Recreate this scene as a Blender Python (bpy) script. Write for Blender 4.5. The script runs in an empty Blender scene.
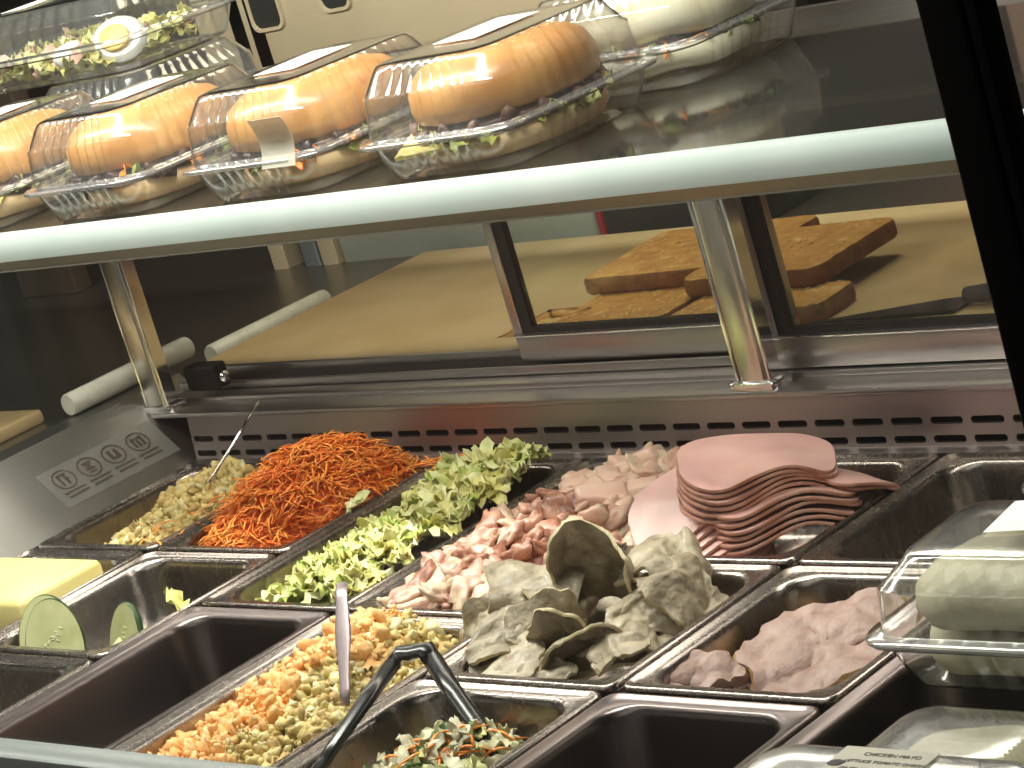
import bpy, math, random
from mathutils import Vector, Matrix, Euler, noise
rnd = random.Random(7)
U = rnd.uniform
scn = bpy.context.scene
col = scn.collection
PI = math.pi
R90 = PI/2

# ------------------------------------------------------------------ materials
def mat(name, base, rough=.5, metal=0., c2=None, nscale=30., bump=0., bscale=200., sss=0., spec=.5, detail=4., lo=.4, hi=.6, coat=0., c3=None):
    m = bpy.data.materials.new(name); m.use_nodes = True
    nt = m.node_tree; N = nt.nodes; L = nt.links
    b = N['Principled BSDF']
    b.inputs['Base Color'].default_value = (*base, 1); b.inputs['Roughness'].default_value = rough
    b.inputs['Metallic'].default_value = metal; b.inputs['Specular IOR Level'].default_value = spec
    if coat: b.inputs['Coat Weight'].default_value = coat; b.inputs['Coat Roughness'].default_value = .15
    if sss:
        b.inputs['Subsurface Weight'].default_value = sss
        b.inputs['Subsurface Radius'].default_value = (.006, .003, .002)
    tc = N.new('ShaderNodeTexCoord')
    if c2:
        n = N.new('ShaderNodeTexNoise'); n.inputs['Scale'].default_value = nscale; n.inputs['Detail'].default_value = detail
        L.new(tc.outputs['Object'], n.inputs['Vector'])
        r = N.new('ShaderNodeValToRGB'); e = r.color_ramp.elements
        e[0].position = lo; e[0].color = (*base, 1); e[1].position = hi; e[1].color = (*c2, 1)
        if c3:
            k = e.new(min(.98, hi+.12)); k.color = (*c3, 1)
        L.new(n.outputs['Fac'], r.inputs['Fac']); L.new(r.outputs['Color'], b.inputs['Base Color'])
    if bump:
        n2 = N.new('ShaderNodeTexNoise'); n2.inputs['Scale'].default_value = bscale; n2.inputs['Detail'].default_value = 3
        L.new(tc.outputs['Object'], n2.inputs['Vector'])
        bp = N.new('ShaderNodeBump'); bp.inputs['Strength'].default_value = bump; bp.inputs['Distance'].default_value = .002
        L.new(n2.outputs['Fac'], bp.inputs['Height']); L.new(bp.outputs['Normal'], b.inputs['Normal'])
    return m

def steel(name, base=(.5, .48, .45), rough=.26, stretch=(2, 120, 60), var=.1):
    m = mat(name, base, rough, 1.0)
    nt = m.node_tree; N = nt.nodes; L = nt.links; b = N['Principled BSDF']
    tc = N.new('ShaderNodeTexCoord'); mp = N.new('ShaderNodeMapping'); mp.inputs['Scale'].default_value = stretch
    n = N.new('ShaderNodeTexNoise'); n.inputs['Scale'].default_value = 4; n.inputs['Detail'].default_value = 5
    L.new(tc.outputs['Object'], mp.inputs['Vector']); L.new(mp.outputs['Vector'], n.inputs['Vector'])
    mr = N.new('ShaderNodeMapRange'); mr.inputs['To Min'].default_value = rough-var; mr.inputs['To Max'].default_value = rough+var
    L.new(n.outputs['Fac'], mr.inputs['Value']); L.new(mr.outputs['Result'], b.inputs['Roughness'])
    return m

def clear(name, tint=(.97, .97, .97), ior=1.45, rough=.05, body=.06, bodycol=(.8, .82, .8), boost=1.0):
    """thin transparent sheet: see-through, a fresnel reflection and a faint cloudy body"""
    m = bpy.data.materials.new(name); m.use_nodes = True
    nt = m.node_tree; N = nt.nodes; L = nt.links
    N.remove(N['Principled BSDF']); out = N['Material Output']
    t = N.new('ShaderNodeBsdfTransparent'); t.inputs['Color'].default_value = (*tint, 1)
    d = N.new('ShaderNodeBsdfDiffuse'); d.inputs['Color'].default_value = (*bodycol, 1)
    g = N.new('ShaderNodeBsdfGlossy'); g.inputs['Roughness'].default_value = rough
    lw = N.new('ShaderNodeLayerWeight'); lw.inputs['Blend'].default_value = .5
    pw = N.new('ShaderNodeMath'); pw.operation = 'POWER'; pw.inputs[1].default_value = 5
    f0 = ((ior-1)/(ior+1))**2
    f = N.new('ShaderNodeMath'); f.operation = 'MULTIPLY_ADD'; f.inputs[1].default_value = 1-f0; f.inputs[2].default_value = f0
    L.new(lw.outputs['Facing'], pw.inputs[0]); L.new(pw.outputs[0], f.inputs[0])
    mu = N.new('ShaderNodeMath'); mu.operation = 'MULTIPLY'; mu.inputs[1].default_value = boost; mu.use_clamp = True
    m1 = N.new('ShaderNodeMixShader'); m1.inputs[0].default_value = body
    m2 = N.new('ShaderNodeMixShader')
    L.new(t.outputs[0], m1.inputs[1]); L.new(d.outputs[0], m1.inputs[2])
    L.new(f.outputs[0], mu.inputs[0]); L.new(mu.outputs[0], m2.inputs[0])
    L.new(m1.outputs[0], m2.inputs[1]); L.new(g.outputs[0], m2.inputs[2]); L.new(m2.outputs[0], out.inputs['Surface'])
    return m

M = {}
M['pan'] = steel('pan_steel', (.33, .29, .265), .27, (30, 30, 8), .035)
M['pan_shaded'] = steel('pan_shaded_steel', (.17, .14, .135), .3, (30, 30, 8), .035)  # same pan steel, with the shade inside the pan put into its colour
M['steel'] = steel('case_steel', (.5, .47, .46), .33, (2, 60, 60), .05)
M['vent'] = steel('vent_steel', (.42, .36, .355), .42, (40, 40, 40), .06)
M['postst'] = steel('post_steel', (.62, .6, .56), .22, (60, 60, 2), .08)
M['rail'] = mat('rail', (.3, .33, .32), .35, .2)
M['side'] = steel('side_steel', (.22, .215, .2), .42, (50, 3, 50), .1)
M['shelf_face'] = mat('shelf_face', (.5, .6, .57), .38, .25, (.66, .72, .69), 6, 0, lo=.3, hi=.7)
M['shelf_low'] = mat('shelf_low', (.3, .27, .21), .4, .6)
M['chrome'] = steel('chrome', (.75, .75, .75), .12, (10, 10, 10), .04)
M['black'] = mat('black_frame', (.006, .006, .006), .5, 0, spec=.2)
M['seal'] = mat('black_seal', (.012, .008, .008), .6)
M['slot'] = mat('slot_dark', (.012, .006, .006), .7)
M['white_plastic'] = mat('white_plastic', (.72, .72, .64), .4, 0, (.6, .6, .52), 40)
M['board'] = mat('board', (.46, .33, .16), .55, 0, (.55, .41, .22), 9, .1, 60, lo=.3, hi=.7)
M['worktop'] = steel('worktop', (.4, .37, .33), .35)
M['toast_top'] = mat('toast_top', (.52, .24, .06), .6, 0, (.68, .36, .1), 60, .5, 200, lo=.35, hi=.62, c3=(.85, .6, .25))
M['toast_fleck'] = mat('toast_fleck', (.85, .58, .24), .6)
M['crust'] = mat('crust', (.22, .075, .02), .7, 0, (.32, .13, .04), 60, .7, 250)
M['knife_h'] = mat('knife_handle', (.02, .018, .02), .4)
M['dark'] = mat('dark_room', (.012, .011, .01), .7)
M['darkbrown'] = mat('dark_brown', (.045, .032, .02), .7, 0, (.06, .04, .025), 3)
M['maroon'] = mat('maroon', (.075, .012, .012), .6, 0, (.05, .01, .01), 4)
M['red'] = mat('red', (.3, .02, .03), .5)
M['greygreen'] = mat('grey_green', (.27, .285, .23), .5, 0, (.3, .31, .26), 3)
M['tan'] = mat('tan_panel', (.5, .42, .28), .5, 0, (.46, .38, .25), 3)
M['brownpanel'] = mat('brown_panel', (.16, .1, .065), .6, 0, (.22, .14, .09), 5)
M['greyblue'] = mat('grey_blue', (.18, .21, .22), .35, .3)
M['floor'] = mat('floor', (.03, .026, .022), .6, 0, (.04, .034, .03), 5)
M['wallm'] = mat('wall', (.03, .025, .02), .8, 0, (.04, .03, .025), 2)
M['shop_pale'] = mat('shop_pale', (.6, .62, .58), .6)
M['shop_red'] = mat('shop_red', (.34, .16, .12), .6, 0, (.28, .13, .1), 3)
M['ceil'] = mat('ceiling', (.2, .19, .17), .8, 0, (.23, .21, .19), 2)
M['glass'] = clear('case_glass', (.97, .985, .975), 1.45, .02, .025, (.6, .62, .58), .9)  # diffuse body stands in for the slight haze of reflections on the pane
M['door_glass'] = clear('door_glass', (.93, .95, .92), 1.4, .03, .02, (.5, .5, .45), .6)
M['shelf_glass'] = clear('shelf_glass', (.5, .5, .48), 1.5, .06, .1, (.25, .24, .22), 1.0)
M['plastic'] = clear('clear_plastic', (.96, .965, .96), 1.5, .16, .06, (.9, .9, .88), 3.4)
M['plastic_rim'] = clear('plastic_rim', (.9, .905, .9), 1.55, .16, .2, (.85, .85, .86), 4.0)
M['flap'] = clear('cloudy_flap', (.9, .9, .88), 1.5, .15, .4, (.85, .82, .7), 1.2)
M['label'] = mat('paper_label', (.85, .85, .83), .6)
M['label_dim'] = mat('paper_label_cream', (.62, .58, .48), .6)
M['ink'] = mat('ink', (.03, .025, .025), .6)
M['ink_brown'] = mat('ink_brown', (.07, .045, .035), .6)
M['sticker'] = clear('sticker_film', (.75, .75, .72), 1.4, .3, .3, (.5, .5, .46), .5)
M['bun'] = mat('bun', (.6, .25, .06), .38, 0, (.78, .42, .14), 26, .35, 60, lo=.3, hi=.65, coat=.3)
M['bun_base'] = mat('bun_base', (.72, .45, .2), .6, 0, (.8, .58, .32), 25, .2, 120)
M['sesame'] = mat('sesame', (.9, .72, .4), .5)
M['olive'] = mat('olive', (.03, .015, .018), .3, 0, (.07, .03, .03), 60)
M['let1'] = mat('lettuce_light', (.56, .53, .15), .4, 0, (.68, .64, .28), 50, .3, 120, sss=.1)
M['let2'] = mat('lettuce_pale', (.74, .74, .42), .4, 0, (.62, .66, .26), 60, .3, 120, sss=.1)
M['let3'] = mat('lettuce_green', (.34, .42, .08), .4, 0, (.5, .55, .18), 50, .3, 120)
M['carrot'] = mat('carrot', (1.0, .29, .03), .4, 0, (1.0, .4, .07), 60, sss=.1)
M['carrot2'] = mat('carrot_deep', (.82, .16, .012), .45, 0, (.95, .25, .03), 60)
M['egg1'] = mat('egg_yellow', (.6, .46, .15), .45, 0, (.7, .58, .26), 80, .3, 200)
M['egg2'] = mat('egg_pale', (.74, .68, .42), .45, 0, (.62, .5, .18), 80, .3, 200)
M['egg3'] = mat('egg_brownish', (.45, .3, .1), .5, 0, (.6, .44, .16), 80)
M['och1'] = mat('cheddar_orange', (.85, .43, .13), .5, 0, (.92, .58, .24), 60, .4, 160)
M['och2'] = mat('cheddar_pale', (.92, .62, .3), .5, 0, (.85, .46, .16), 60, .4, 160)
M['ch1'] = mat('chicken_pink', (.58, .32, .25), .4, 0, (.72, .52, .39), 45, .6, 120, sss=.15, coat=.2)
M['ch2'] = mat('chicken_cream', (.7, .54, .39), .4, 0, (.62, .38, .29), 45, .6, 120, sss=.15, coat=.2)
M['ch3'] = mat('chicken_brown', (.26, .09, .05), .4, 0, (.52, .27, .18), 50, .5, 120, coat=.2)
M['ch4'] = mat('chicken_block', (.72, .46, .37), .4, 0, (.78, .6, .48), 30, .4, 100, sss=.15, coat=.2)
M['ch5'] = mat('chicken_grey', (.62, .53, .4), .45, 0, (.7, .6, .47), 40, .3, 120)
M['turkey'] = mat('turkey', (.2, .16, .1), .5, 0, (.4, .34, .235), 55, 1.0, 150, lo=.36, hi=.62, coat=.1, detail=9, c3=(.47, .42, .3))
M['turkey2'] = mat('turkey_pale', (.26, .21, .135), .5, 0, (.47, .4, .28), 55, 1.0, 150, detail=9, lo=.38, hi=.6, coat=.1)
M['turkey_edge'] = mat('turkey_edge', (.45, .37, .19), .5, 0, (.55, .47, .29), 60, .5, 180)
M['ham'] = mat('ham', (.6, .34, .31), .36, 0, (.68, .42, .38), 30, .25, 120, lo=.3, hi=.7, sss=.12, coat=.25)
M['ham_edge'] = mat('ham_edge', (.5, .22, .14), .45, 0, (.64, .36, .27), 40)
M['pork'] = mat('pork', (.24, .14, .11), .5, 0, (.4, .27, .225), 60, .9, 140, lo=.3, hi=.7)
M['pork_edge'] = mat('pork_edge', (.26, .12, .03), .5, 0, (.58, .4, .17), 60, .6, 150)
M['butter'] = mat('butter', (.78, .66, .25), .4, 0, (.82, .7, .3), 12, sss=.15)
M['cuke'] = mat('cucumber_flesh', (.44, .46, .2), .35, 0, (.54, .55, .29), 40, .15, 120, sss=.1)
M['cuke_skin'] = mat('cucumber_skin', (.02, .05, .015), .3, 0, (.04, .09, .02), 40)
M['cuke_seed'] = mat('cucumber_seed', (.55, .58, .36), .4)
M['spoon'] = steel('spoon_steel', (.34, .28, .29), .42)
M['tongs'] = mat('tongs_black', (.012, .012, .012), .25, 0, spec=.6)
M['cabb'] = mat('cabbage', (.68, .64, .46), .4, 0, (.56, .54, .33), 50)
M['herb'] = mat('herb', (.06, .14, .04), .4, 0, (.1, .2, .05), 60)
M['ciab'] = mat('ciabatta', (.5, .46, .29), .55, 0, (.64, .6, .42), 30, .5, 110, lo=.3, hi=.7)
M['ciab2'] = mat('ciabatta_toasted', (.5, .45, .3), .6, 0, (.64, .6, .45), 20, .3, 90)
M['boiled_white'] = mat('boiled_egg_white', (.8, .82, .78), .35, sss=.1)
M['yolk'] = mat('egg_yolk', (.8, .47, .1), .6, 0, (.86, .58, .2), 50)
M['cheese'] = mat('cheese', (.85, .72, .28), .4)
M['patty'] = mat('patty', (.09, .04, .03), .45, 0, (.2, .1, .07), 60, .6, 120)

# ------------------------------------------------------------------ mesh builder
class MB:
    def __init__(s): s.v = []; s.f = []; s.m = []; s.mats = []
    def mi(s, m):
        if m not in s.mats: s.mats.append(m)
        return s.mats.index(m)
    def add(s, vs, fs, m):
        o = len(s.v); k = s.mi(m)
        s.v.extend([tuple(v) for v in vs])
        for f in fs: s.f.append([i+o for i in f]); s.m.append(k)
        return s
    def box(s, x0, x1, y0, y1, z0, z1, m, mx=None):
        vs = [Vector((x, y, z)) for x in (x0, x1) for y in (y0, y1) for z in (z0, z1)]
        if mx: vs = [mx @ v for v in vs]
        return s.add(vs, [(0, 1, 3, 2), (4, 6, 7, 5), (0, 4, 5, 1), (2, 3, 7, 6), (0, 2, 6, 4), (1, 5, 7, 3)], m)
    def bbox(s, x0, x1, y0, y1, z0, z1, m, r=.002, mx=None):
        """box with rounded (chamfered) edges as loft of rounded rectangles"""
        r = min(r, (x1-x0)*.45, (y1-y0)*.45, (z1-z0)*.45)
        L = []
        for z, ins in ((z0, r), (z0+r*.3, r*.3), (z0+r, 0), (z1-r, 0), (z1-r*.3, r*.3), (z1, r)):
            L.append(rrect(x0+ins, x1-ins, y0+ins, y1-ins, z, max(r-ins*.3, r*.4), 3))
        return s.loft(L, m, True, True, mx)
    def loft(s, loops, m, cap0=False, cap1=False, mx=None):
        n = len(loops[0]); vs = [Vector(p) for l in loops for p in l]
        if mx: vs = [mx @ v for v in vs]
        fs = []
        for i in range(len(loops)-1):
            for j in range(n):
                k = (j+1) % n
                fs.append((i*n+j, i*n+k, (i+1)*n+k, (i+1)*n+j))
        if cap0: fs.append(tuple(reversed(range(n))))
        if cap1: fs.append(tuple(range((len(loops)-1)*n, len(loops)*n)))
        return s.add(vs, fs, m)
    def tube(s, pts, r, m, n=8, caps=True, flat=1.0):
        pts = [Vector(p) for p in pts]; L = []
        up0 = None
        for i, p in enumerate(pts):
            t = (pts[min(i+1, len(pts)-1)] - pts[max(i-1, 0)]).normalized()
            if up0 is None:
                up0 = t.orthogonal().normalized() if abs(t.z) > .95 else t.cross(Vector((0, 0, 1))).normalized()
            a = (up0 - t*up0.dot(t)).normalized(); up0 = a
            b = t.cross(a)
            rr = r[i] if isinstance(r, (list, tuple)) else r
            L.append([p + a*math.cos(2*PI*j/n)*rr + b*math.sin(2*PI*j/n)*rr*flat for j in range(n)])
        return s.loft(L, m, caps, caps)
    def chunk(s, c, sz, m, irr=.25, sub=1, rot=None, seed=None):
        vs, fs = ICO[sub]
        sd = Vector((U(-50, 50), U(-50, 50), U(-50, 50)))
        mx = (rot or Euler((U(0, 6), U(0, 6), U(0, 6)))).to_matrix()
        o = []
        for v in vs:
            d = 1 + irr*noise.noise(v*1.6+sd)*2
            o.append(Vector(c) + mx @ Vector((v.x*sz[0]*d, v.y*sz[1]*d, v.z*sz[2]*d)))
        return s.add(o, fs, m)
    def sheet(s, fn, nu, nv, th, m, medge=None, polar=True, out=None):
        """solid sheet over a disc (polar) or square; fn(a,b in -1..1)->Vector"""
        P = []
        if polar:
            P.append(fn(0, 0)); fs = []
            for i in range(1, nu+1):
                for j in range(nv):
                    a = 2*PI*j/nv; r = i/nu*(out(a) if out else 1)
                    P.append(fn(r*math.cos(a), r*math.sin(a)))
            for j in range(nv): fs.append((0, 1+j, 1+(j+1) % nv))
            for i in range(nu-1):
                for j in range(nv):
                    a = 1+i*nv; b = a+nv; k = (j+1) % nv
                    fs.append((a+j, b+j, b+k, a+k))
            rim = [1+(nu-1)*nv+j for j in range(nv)]
        else:
            fs = []
            for i in range(nu+1):
                for j in range(nv+1): P.append(fn(-1+2*i/nu, -1+2*j/nv))
            w = nv+1
            for i in range(nu):
                for j in range(nv): fs.append((i*w+j, (i+1)*w+j, (i+1)*w+j+1, i*w+j+1))
            rim = [i*w for i in range(nu+1)] + [nu*w+j for j in range(1, w)] + [i*w+nv for i in range(nu-1, -1, -1)] + [j for j in range(nv-1, 0, -1)]
        nrm = [Vector() for _ in P]
        for f in fs:
            q = (P[f[1]]-P[f[0]]).cross(P[f[2]]-P[f[0]])
            for i in f: nrm[i] += q
        n0 = len(P)
        T = [p + n.normalized()*th*.5 if n.length > 0 else p for p, n in zip(P, nrm)]
        B = [p - n.normalized()*th*.5 if n.length > 0 else p for p, n in zip(P, nrm)]
        s.add(T+B, list(fs)+[tuple(i+n0 for i in reversed(f)) for f in fs], m)
        o = len(s.v)-2*n0
        k = s.mi(medge or m); nr = len(rim)
        # own verts on the rim so that the edge keeps its own colour
        e = len(s.v)
        for i in rim: s.v.append(s.v[o+i])
        for i in rim: s.v.append(tuple((Vector(s.v[o+i])+Vector(s.v[o+n0+i]))*.5 + (Vector(s.v[o+i])-P[0]).normalized()*th*.25))
        for i in rim: s.v.append(s.v[o+n0+i])
        for q in range(nr):
            w = (q+1) % nr
            for lv in (0, nr):
                s.f.append([e+lv+q, e+lv+nr+q, e+lv+nr+w, e+lv+w]); s.m.append(k)
        return s
    def build(s, name, parent=None, smooth=True, loc=None):
        me = bpy.data.meshes.new(name)
        me.from_pydata(s.v, [], s.f); me.update()
        for m in s.mats: me.materials.append(M[m] if isinstance(m, str) else m)
        me.polygons.foreach_set('material_index', s.m)
        if smooth: me.polygons.foreach_set('use_smooth', [True]*len(me.polygons))
        o = bpy.data.objects.new(name, me); col.objects.link(o)
        if smooth == 'auto':
            me.set_sharp_from_angle(angle=math.radians(40))
        if parent: o.parent = parent
        if loc: o.location = loc
        return o

def _ico():
    import bmesh
    d = {}
    for sub in (1, 2, 3):
        bm = bmesh.new(); bmesh.ops.create_icosphere(bm, subdivisions=sub, radius=1)
        d[sub] = ([v.co.copy() for v in bm.verts], [tuple(v.index for v in f.verts) for f in bm.faces]); bm.free()
    return d
ICO = _ico()

def rrect(x0, x1, y0, y1, z, r, k=4, ns=1, ribs=None):
    """rounded rectangle loop, counter-clockwise; ns points per straight side; ribs(t) pushes side points in"""
    r = max(min(r, (x1-x0)*.499, (y1-y0)*.499), 1e-5)
    cs = [(x1-r, y0+r, -R90), (x1-r, y1-r, 0), (x0+r, y1-r, R90), (x0+r, y0+r, PI)]
    P = []
    for q, (cx, cy, a0) in enumerate(cs):
        for i in range(k+1):
            a = a0 + R90*i/k
            P.append((cx+r*math.cos(a), cy+r*math.sin(a), z))
        if ns > 1:
            nx = cs[(q+1) % 4]; a1 = nx[2]
            e = P[-1]; f = (nx[0]+r*math.cos(a1), nx[1]+r*math.sin(a1))
            for i in range(1, ns):
                t = i/ns; px = e[0]+(f[0]-e[0])*t; py = e[1]+(f[1]-e[1])*t
                if ribs:
                    d = ribs(q, i, ns); nrm = (math.cos(a1), math.sin(a1)) if False else (math.cos(a0+R90), math.sin(a0+R90))
                    px -= nrm[0]*d; py -= nrm[1]*d
                P.append((px, py, z))
    return P

def tag(o, label=None, cat=None, group=None, kind=None):
    if label: o['label'] = label
    if cat: o['category'] = cat
    if group: o['group'] = group
    if kind: o['kind'] = kind
    return o
def empty(name, loc=(0, 0, 0), rz=0, label=None, cat=None, group=None):
    o = bpy.data.objects.new(name, None); o.empty_display_size = .02; col.objects.link(o)
    o.location = loc; o.rotation_euler.z = rz
    return tag(o, label, cat, group)
def text_obj(name, body, size, m, mx, parent, align='CENTER'):
    cu = bpy.data.curves.new(name, 'FONT'); cu.body = body; cu.size = size; cu.align_x = align; cu.align_y = 'CENTER'
    cu.extrude = .00008; cu.materials.append(M[m])
    o = bpy.data.objects.new(name, cu); col.objects.link(o)
    dg = bpy.context.evaluated_depsgraph_get()
    me = bpy.data.meshes.new_from_object(o.evaluated_get(dg)); me.name = name
    col.objects.unlink(o); bpy.data.objects.remove(o)
    o2 = bpy.data.objects.new(name, me); col.objects.link(o2); o2.parent = parent; o2.matrix_local = mx
    return o2
def fbm(x, y, s, seed=0): return noise.noise(Vector((x*s+seed, y*s-seed, seed*1.7)))

# ------------------------------------------------------------------ camera
RM = [[0.7083475577855477, -0.03029805188168272, -0.7052132765564082], [0.6485402011388574, -0.36644876827234596, 0.667166326891916], [-0.278638376549284, -0.9299447985143288, -0.2399235853977763]]
cam = bpy.data.objects.new('camera', bpy.data.cameras.new('camera')); col.objects.link(cam)
mw = Matrix.Identity(4)
for i in range(3):
    mw[i][0] = RM[i][0]; mw[i][1] = -RM[i][1]; mw[i][2] = -RM[i][2]
mw[0][3], mw[1][3], mw[2][3] = 1.2675273, -1.4202563, 0.6609426
cam.matrix_world = mw
cam.data.sensor_width = 36; cam.data.lens = 2700/1024*36; cam.data.clip_start = .02
scn.camera = cam
scn.cycles.transparent_max_bounces = 48
scn.cycles.max_bounces = 10

# ------------------------------------------------------------------ room
FZ = -.95
def struct(o): o['kind'] = 'structure'; return o
struct(MB().box(-4, 3.2, -3.2, 2.2, FZ-.05, FZ, 'floor').build('floor', smooth=False))
struct(MB().box(-4, 3.2, 2.2, 2.25, FZ, 1.9, 'wallm').build('wall_back', smooth=False))
struct(MB().box(-4.05, -4, -3.2, 2.2, FZ, 1.9, 'wallm').build('wall_left', smooth=False))
struct(MB().box(-4, 3.2, -3.25, -3.2, FZ, 1.9, 'wallm').build('wall_front', smooth=False))
struct(MB().box(-4, -3.12, -2.5, -2.42, FZ, .25, 'shop_pale').build('reflected_cabinet_1', smooth=False))  # unseen shop cabinet, placed for its pale reflection in the front glass
struct(MB().box(-2.93, -1.2, -2.5, -2.42, FZ, .25, 'shop_red').build('reflected_cabinet_2', smooth=False))  # second unseen cabinet, gives the front glass a reddish reflection
struct(MB().box(3.2, 3.25, -3.2, 2.2, FZ, 1.9, 'wallm').build('wall_right', smooth=False))
struct(MB().box(-4, 3.2, -3.2, 2.2, 1.9, 1.95, 'ceil').build('ceiling', smooth=False))

# ------------------------------------------------------------------ display case
XL, XR = -1.6, .62
case = empty('display_case', (-.4, -.1, FZ), 0, 'stainless steel refrigerated serving counter with a slotted air vent, black corner post and glass front', 'display case')
def cpart(mb, name, smooth='auto', parent=case):
    o = mb.build(name, parent, smooth)
    if parent is case: o.matrix_parent_inverse = Matrix.Translation((.4, .1, -FZ))
    return o
# body under the pans: an open trough with walls
b = MB()
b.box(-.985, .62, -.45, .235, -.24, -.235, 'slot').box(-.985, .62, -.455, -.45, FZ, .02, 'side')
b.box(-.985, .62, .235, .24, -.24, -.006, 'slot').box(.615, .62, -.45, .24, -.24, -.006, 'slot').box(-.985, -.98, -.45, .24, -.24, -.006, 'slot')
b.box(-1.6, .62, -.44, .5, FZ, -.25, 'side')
cpart(b, 'cabinet_body', False)
# thin support bars between the rows
b = MB()
for x in (-.7725, -.58, -.393, -.198, -.002, .188):
    b.box(x-.003, x+.003, -.45, .235, -.02, -.007, 'pan')
b.box(-.98, .615, .22, .236, -.01, -.003, 'steel')
cpart(b, 'support_bar', False)
# vent panel with two rows of slots
def vent_panel():
    """panel in the xz plane, leaning back slightly, with real slot holes"""
    mb = MB(); y = .236; z0, z1 = -.004, .044
    pit, sl, hh = .0395, .0318, .0062
    rows = (.0025, .018)
    zs = [z0, rows[0]-hh/2, rows[0]+hh/2, rows[1]-hh/2, rows[1]+hh/2, z1]
    x = -.98; n = int((XR+.98)/pit)
    def P(x, z): return (x, y+(z-z0)*.1, z)
    for i in range(n):
        a = -.98+i*pit; s0 = a+(pit-sl)/2; s1 = s0+sl; e = a+pit
        for (za, zb) in ((zs[0], zs[1]), (zs[2], zs[3]), (zs[4], zs[5])):
            mb.add([P(a, za), P(e, za), P(e, zb), P(a, zb)], [(0, 1, 2, 3)], 'vent')
        for (za, zb) in ((zs[1], zs[2]), (zs[3], zs[4])):
            h = (zb-za)/2; zc = (za+zb)/2
            arcl = [(s0+h-h*math.cos(t), zc+h*math.sin(t)) for t in [R90*k/3-R90 for k in range(7)]]
            arcr = [(s1-h+h*math.cos(t), zc+h*math.sin(t)) for t in [R90*k/3-R90 for k in range(7)]]
            L = [P(a, za)]+[P(*q) for q in arcl]+[P(a, zb)]
            mb.add(L, [tuple(reversed(range(len(L))))], 'vent')
            Rr = [P(e, za)]+[P(*q) for q in arcr]+[P(e, zb)]
            mb.add(Rr, [tuple(range(len(Rr)))], 'vent')
            hole = [P(*q) for q in arcl]+[P(*q) for q in reversed(arcr)]
            back = [(p[0], p[1]+.004, p[2]) for p in hole]
            mb.loft([hole, back], 'slot')
    mb.box(-.98, XR, y+.012, y+.014, z0, z1-.004, 'slot')
    return mb
cpart(vent_panel(), 'vent_panel', False)
# ledge + rails behind the vent
b = MB()
b.bbox(-1.06, XR, .2385, .274, .042, .047, 'steel', .0015)
b.bbox(-1.06, XR, .274, .296, .044, .0515, 'steel', .0012)
b.bbox(-1.06, XR, .298, .302, .048, .06, 'steel', .001)
b.bbox(-1.06, XR, .325, .331, .05, .068, 'steel', .001)
b.box(-1.06, XR, .306, .345, .048, .052, 'slot')
cpart(b, 'door_track')
# left end panel: leans outward, steel with a folded top
b = MB()
y0, y1 = -.45, .31
b.add([(-.98, y0, -.006), (-.98, y1, -.006), (-1.062, y1, .068), (-1.062, y0, .068), (-1.1, y1, .068), (-1.1, y0, .068), (-1.1, y1, -.2), (-1.1, y0, -.2)],
      [(0, 1, 2, 3), (3, 2, 4, 5), (5, 4, 6, 7)], 'side')
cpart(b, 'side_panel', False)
# pale film sticker with round pictograms, on the panel
sl = Vector((-1.062+.98, 0, .074)); sl.normalize()
def onpanel(y, t, off=.0006):  # t metres up the slope
    nrm = Vector((.074, 0, .082)).normalized()
    return Vector((-.98, y, -.006)) + sl*t + nrm*off
b = MB()
b.add([onpanel(.075, .022), onpanel(.232, .022), onpanel(.232, .074), onpanel(.075, .074)], [(0, 1, 2, 3)], 'sticker')
st = cpart(b, 'sticker')
tag(st, 'pale film sticker with round pictograms')
b = MB()
for i, yc in enumerate((.098, .132, .166, .2)):
    rr = .0135
    c = onpanel(yc, .055, .0012)
    ring = [[c + Vector((0, 1, 0))*math.cos(2*PI*k/32)*q + sl*math.sin(2*PI*k/32)*q for k in range(32)] for q in (rr, rr-.0016)]
    b.loft(ring, 'ink_brown')
    def bar(u0, u1, v0, v1, c=c): b.add([c+Vector((0, u0, 0))+sl*v0, c+Vector((0, u1, 0))+sl*v0, c+Vector((0, u1, 0))+sl*v1, c+Vector((0, u0, 0))+sl*v1], [(0, 1, 2, 3)], 'ink_brown')
    if i == 0: bar(-.006, -.0035, -.008, .008); bar(-.006, .006, .005, .008); bar(0.001, .0035, -.008, .008); bar(.0035, .006, -.002, .001)
    elif i == 1: bar(-.006, .006, .004, .007); bar(-.003, .003, -.001, .004); bar(-.006, .006, -.004, -.001); bar(-.005, .005, -.008, -.006)
    elif i == 2: bar(-.006, -.002, -.007, .007); bar(-.002, .006, -.007, -.003); bar(.002, .006, -.003, .006)
    else: bar(-.007, -.004, -.007, .007); bar(-.0015, .0015, -.007, .002); bar(.004, .007, -.007, .007); bar(-.007, .007, .003, .006)
    for k, (w0, w1) in enumerate(((-.013, .012), (-.011, .013))):
        v = .0365 - k*.0055
        p0 = onpanel(yc, v, .0012); y = w0
        while y < w1:
            w = U(.002, .004)
            b.add([p0+Vector((0, y, 0)), p0+Vector((0, y+w, 0)), p0+Vector((0, y+w, 0))+sl*.0026, p0+Vector((0, y, 0))+sl*.0026], [(0, 1, 2, 3)], 'ink_brown'); y += w+.0008
pg = b.build('pictogram', st, False)
# counter top left of the end panel
cpart(MB().box(-1.6, -1.1, -.45, .9, .02, .05, 'worktop'), 'side_counter', False)
# front rail
b = MB(); b.bbox(XL, XR, -.475, -.447, -.03, .057, 'rail', .004); b.bbox(XL, XR, -.449, -.432, -.02, .012, 'steel', .003)
cpart(b, 'front_rail')
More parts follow.
